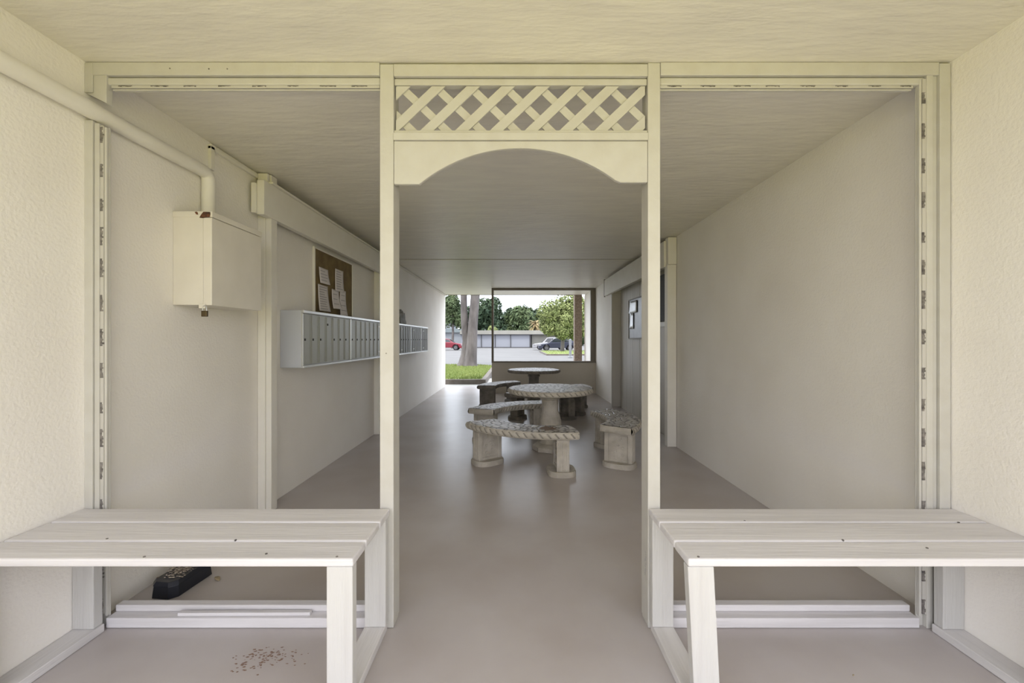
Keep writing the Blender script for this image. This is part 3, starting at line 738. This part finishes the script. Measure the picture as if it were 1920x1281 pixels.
trunk([(-.26, .1, -.02), (-.22, .1, .12), (-.14, .1, .5), (-.10, .1, 1.1), (-.16, .1, 1.8), (-.18, .1, 2.5), (-.20, .1, 3.4), (-.5, .2, 4.8), (-1.0, .4, 6.2)], [.27, .22, .18, .155, .15, .145, .14, .12, .08]).build('trunk', M['bark'], tw, weld=False)
m = MB(); crown(m, 0, .5, 7.3, 3.4, 3.4, 2.0, 5000, .16, 11); m.build('foliage', M['leaf_mid'], tw, weld=False)

# ------------------------------------------------------------------ garages and buildings
gr = thing('garage_row', 'long white garage row with a cream fascia behind the parking lot', 'garage', (0, 68, 0))
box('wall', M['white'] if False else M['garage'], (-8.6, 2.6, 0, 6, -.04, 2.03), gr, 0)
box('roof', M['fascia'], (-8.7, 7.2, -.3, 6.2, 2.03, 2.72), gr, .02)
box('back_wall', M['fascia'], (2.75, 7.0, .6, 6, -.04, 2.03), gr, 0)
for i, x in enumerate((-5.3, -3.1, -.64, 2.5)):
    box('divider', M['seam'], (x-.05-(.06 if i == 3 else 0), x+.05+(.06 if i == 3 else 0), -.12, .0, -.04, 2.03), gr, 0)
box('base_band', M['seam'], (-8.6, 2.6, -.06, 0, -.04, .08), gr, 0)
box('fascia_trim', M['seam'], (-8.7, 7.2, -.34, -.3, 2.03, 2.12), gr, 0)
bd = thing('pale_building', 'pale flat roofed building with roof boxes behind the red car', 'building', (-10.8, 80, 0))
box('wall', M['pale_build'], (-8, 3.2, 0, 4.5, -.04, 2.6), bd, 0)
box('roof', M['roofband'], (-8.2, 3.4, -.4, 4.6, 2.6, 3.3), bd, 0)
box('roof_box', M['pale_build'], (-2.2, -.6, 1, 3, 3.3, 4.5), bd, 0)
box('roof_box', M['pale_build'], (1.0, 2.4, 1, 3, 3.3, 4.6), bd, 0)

# ------------------------------------------------------------------ cars
def car(name, lab, paint, loc, rz, L=4.6, Wd=1.78, Hh=1.45, suv=0):
    t = thing(name, lab, 'car', loc, rz)
    hw = Wd/2; wr_ = .33; xf, xr_ = L*.30, -L*.29
    def arch(xc): return [(xc+(wr_+.06)*math.cos(a), max(.20, .32+(wr_+.06)*math.sin(a))) for a in [PI*k/10 for k in range(11)]]
    low = [(-L/2, .30), (-L/2+.1, .20)]+arch(xr_)[::-1]+arch(xf)[::-1]+[(L/2-.1, .20), (L/2, .32), (L/2-.02, .62), (L/2-.25, .76), (L*.20, .93), (-L*.38, .98), (-L/2+.04, .92), (-L/2-.0, .62)]
    m = MB()
    n = len(low)
    for s, k in ((1, 1), ):
        ys_ = [-hw, -hw*.96, hw*.96, hw]
    vs = []
    for y, sc in ((-hw+.05, .0), (-hw, .0), (hw, 0), (hw-.05, 0)):
        pass
    m.prism(low, 'y', -hw, hw); m.build('body', paint, t, .05, 3)
    g = [(-L*.42, .96), (-L*.30, Hh-.10), (-L*.18, Hh-.01), (L*.02, Hh), (L*.10, Hh-.06), (L*.26, .90)]
    if suv: g = [(-L*.47, .96), (-L*.43, Hh-.08), (-L*.34, Hh), (L*.03, Hh), (L*.10, Hh-.06), (L*.25, .92)]
    gi = MB(); nb_ = len(g); ins = .20
    bot = lambda z: ins*(z-.92)/(Hh-.92)
    A = [(x, -(hw-.06-bot(z)), z) for x, z in g]; B = [(x, (hw-.06-bot(z)), z) for x, z in g]
    gi.add(A+B, [tuple(range(nb_))[::-1], tuple(range(nb_, 2*nb_))]+[(i, i+1, nb_+i+1, nb_+i) for i in range(nb_-1)]); gi.build('cabin', paint, t, .03, 2)
    for s in (-1, 1):
        for x0, x1, nm_ in ((-L*.30, -L*.085, 'side_window'), (-L*.065, L*.155, 'side_window')):
            zt2 = Hh-.10; zl = 1.0
            def P(x, z): return (x, s*(hw-.06-bot(z)+.006), z)
            if x0 < -L*.2: q = [P(x0-.05 if not suv else x0-.3, zl), P(x1, zl), P(x1, zt2), P(x0+.22 if not suv else x0-.15, zt2-.02)]
            else: q = [P(x0, zl), P(x1+.12, zl), P(x1-.25, zt2), P(x0, zt2)]
            q2 = [(a, b-s*.02, c_) for a, b, c_ in q]
            MB().hexa(q, q2).build(nm_, M['glass'], t)
    wy = lambda z: hw-.06-bot(z)-.06
    MB().hexa([(L*.255, -wy(.95), .95), (L*.255, wy(.95), .95), (L*.12, wy(Hh-.1), Hh-.09), (L*.12, -wy(Hh-.1), Hh-.09)], [(L*.23, -wy(.95), .95), (L*.23, wy(.95), .95), (L*.10, wy(Hh-.1), Hh-.12), (L*.10, -wy(Hh-.1), Hh-.12)]).build('windscreen', M['glass'], t)
    for x in (xf, xr_):
        for s in (-1, 1):
            wm = MB(); y0, y1 = s*(hw-.22), s*(hw+.005)
            n_ = 24; pr2 = [(.12, 0), (wr_-.02, 0), (wr_, .03), (wr_, .17), (wr_-.02, .2), (.21, .2)]
            vs = [(x+r*math.cos(2*PI*k/n_), y0+s*d, .33+r*math.sin(2*PI*k/n_)) for r, d in pr2 for k in range(n_)]
            wm.add(vs, [(j*n_+k, j*n_+(k+1) % n_, (j+1)*n_+(k+1) % n_, (j+1)*n_+k) for j in range(len(pr2)-1) for k in range(n_)], 0, True)
            wo = wm.build('wheel', M['tyre'], t)
            rm = MB()
            pts = [(x+.215*math.cos(2*PI*k/n_), .33+.215*math.sin(2*PI*k/n_)) for k in range(n_)]
            rm.prism(pts, 'y', min(y0+s*.12, y0+s*.17), max(y0+s*.12, y0+s*.17))
            for k in range(5):
                a = 2*PI*k/5; dx, dz = math.cos(a), math.sin(a); px_, pz_ = -dz*.028, dx*.028
                pl_ = [(x+px_, .33+pz_), (x-px_, .33-pz_), (x+dx*.2-px_, .33+dz*.2-pz_), (x+dx*.2+px_, .33+dz*.2+pz_)]
                rm.prism(pl_, 'y', min(y0+s*.17, y0+s*.20), max(y0+s*.17, y0+s*.20))
            rm.build('rim', M['rim'], wo)
    for s in (-1, 1):
        box('tail_lamp', M['lamp'], (-L/2-.01, -L/2+.12, min(s*(hw-.3), s*(hw-.02)), max(s*(hw-.3), s*(hw-.02)), .66, .86), t, .02)
        box('head_lamp', M['lampw'], (L/2-.30, L/2-.02, min(s*(hw-.32), s*(hw+.004)), max(s*(hw-.32), s*(hw+.004)), .56, .70), t, .02)
    box('door_line', M['seam'], (-L*.078, -L*.075, -hw-.004, hw+.004, .32, .96), t, 0)
    return t
car('car', 'red car parked beyond the twin-trunk tree', M['red'], (-8.6, 53, -.04), 0, Hh=1.42)
car('car', 'dark blue car parked on the right of the lot', M['navy'], (5.1, 50.5, -.04), PI, Hh=1.5)
car('suv', 'white car half hidden behind the dark blue car', M['carwhite'], (4.6, 54.5, -.04), PI, Hh=1.58, suv=1)

# signpost on the median
sp = thing('sign_post', 'short grey post standing at the edge of the parking median', 'post', (3.95, 30.3, -.04))
MB().lathe([(.09, 0), (.09, 1.3), (.05, 1.34), (.001, 1.35)], n=12).build('pole', M['post'], sp)
MB().lathe([(.16, 0), (.16, .08), (.10, .12)], n=12).build('foot', M['post'], sp)

# ------------------------------------------------------------------ trees beyond
def tree(name, lab, x, y, h, rx, rz, ml, n=3500, s=.35, seed=1, ry=None, group='trees beyond the parking lot'):
    t = thing(name, lab, 'tree', (x, y, -.04), 0, group)
    m = MB(); m.tube([(0, 0, 0), (.1, 0, h*.3), (0, .1, h*.6)], [.22, .17, .1], 8); m.build('trunk', M['bark'], t, weld=False)
    c_ = MB(); crown(c_, 0, 0, h-rz, rx, ry or rx, rz, n, s, seed); c_.build('foliage', ml, t, weld=False)
    return t
D, Mi, Li = M['leaf_dark'], M['leaf_mid'], M['leaf_light']
TR = [(-15.2, 92, 10.5, 4.2, 5.0, Mi, 'leafy green tree at the far left, its crown above the red car'),
      (-10.2, 101, 9.0, 3.4, 4.6, D, 'dark tree seen right behind the twin trunks'),
      (-6.2, 91, 10.5, 3.6, 5.3, D, 'tall dark tree just right of the twin trunks'),
      (-2.9, 101, 10.0, 3.6, 5.0, D, 'dark rounded tree left of the middle of the treeline'),
      (1.0, 91, 8.9, 3.6, 4.5, Mi, 'lower green tree in the middle of the treeline'),
      (4.2, 102.5, 10.2, 3.6, 5.0, D, 'dark tree right of the middle of the treeline'),
      (7.6, 91, 9.0, 3.2, 4.6, Mi, 'green tree behind the yellowed palm'),
      (12.2, 101, 10.2, 3.8, 5.2, D, 'dark tree behind the bright leafy tree'),
      (15.5, 91, 9.2, 3.6, 4.7, Mi, 'green tree at the far right of the treeline')]
for i, (x, y, h, rx, rz, ml_, lab) in enumerate(TR):
    tree('broadleaf_tree', lab, x, y, h, rx, rz, ml_, 4200, .42, 20+i)
tree('broadleaf_tree', 'light green tree rising close above the red car at the left edge', -9.2, 63, 8.2, 1.9, 2.7, Mi, 3500, .22, 51)
tree('shrub', 'small yellow green bush between twin trunks and the window frame', -4.0, 76, 3.9, 1.0, 1.3, Li, 900, .2, 53)
tree('bright_tree', 'bright yellow green leafy tree overhanging the dark blue car', 4.9, 44, 6.4, 2.7, 2.8, Li, 11000, .15, 52, ry=1.6)
# palm
pm = thing('palm', 'palm with yellowed drooping fronds beyond the garages', 'palm', (3.7, 76, -.04))
MB().tube([(0, 0, 0), (.05, 0, 1.8), (0, 0, 4.2)], [.2, .16, .15], 8).build('trunk', M['bark'], pm, weld=False)
r = random.Random(9); fr = MB()
for i in range(60):
    a = r.uniform(0, 2*PI); el = r.uniform(-.9, 1.1); Lh = r.uniform(1.3, 2.0); prev = None
    d = Vector((math.cos(a), math.sin(a), 0)); sd = Vector((-math.sin(a), math.cos(a), 0))
    for k in range(7):
        u = k/6; p = Vector((0, 0, 4.2))+d*Lh*u*math.cos(el*.8)+Vector((0, 0, 1))*(Lh*u*math.sin(el)-Lh*.55*u*u)
        wv = .20*math.sin(PI*min(1, u+.12))+.01
        cur = (p-sd*wv-Vector((0, 0, wv*.5)), p, p+sd*wv-Vector((0, 0, wv*.5)))
        if prev: fr.add(list(prev)+list(cur), [(0, 1, 4, 3), (1, 2, 5, 4)])
        prev = cur
fr.build('fronds', M['leaf_yellow'], pm, weld=False)
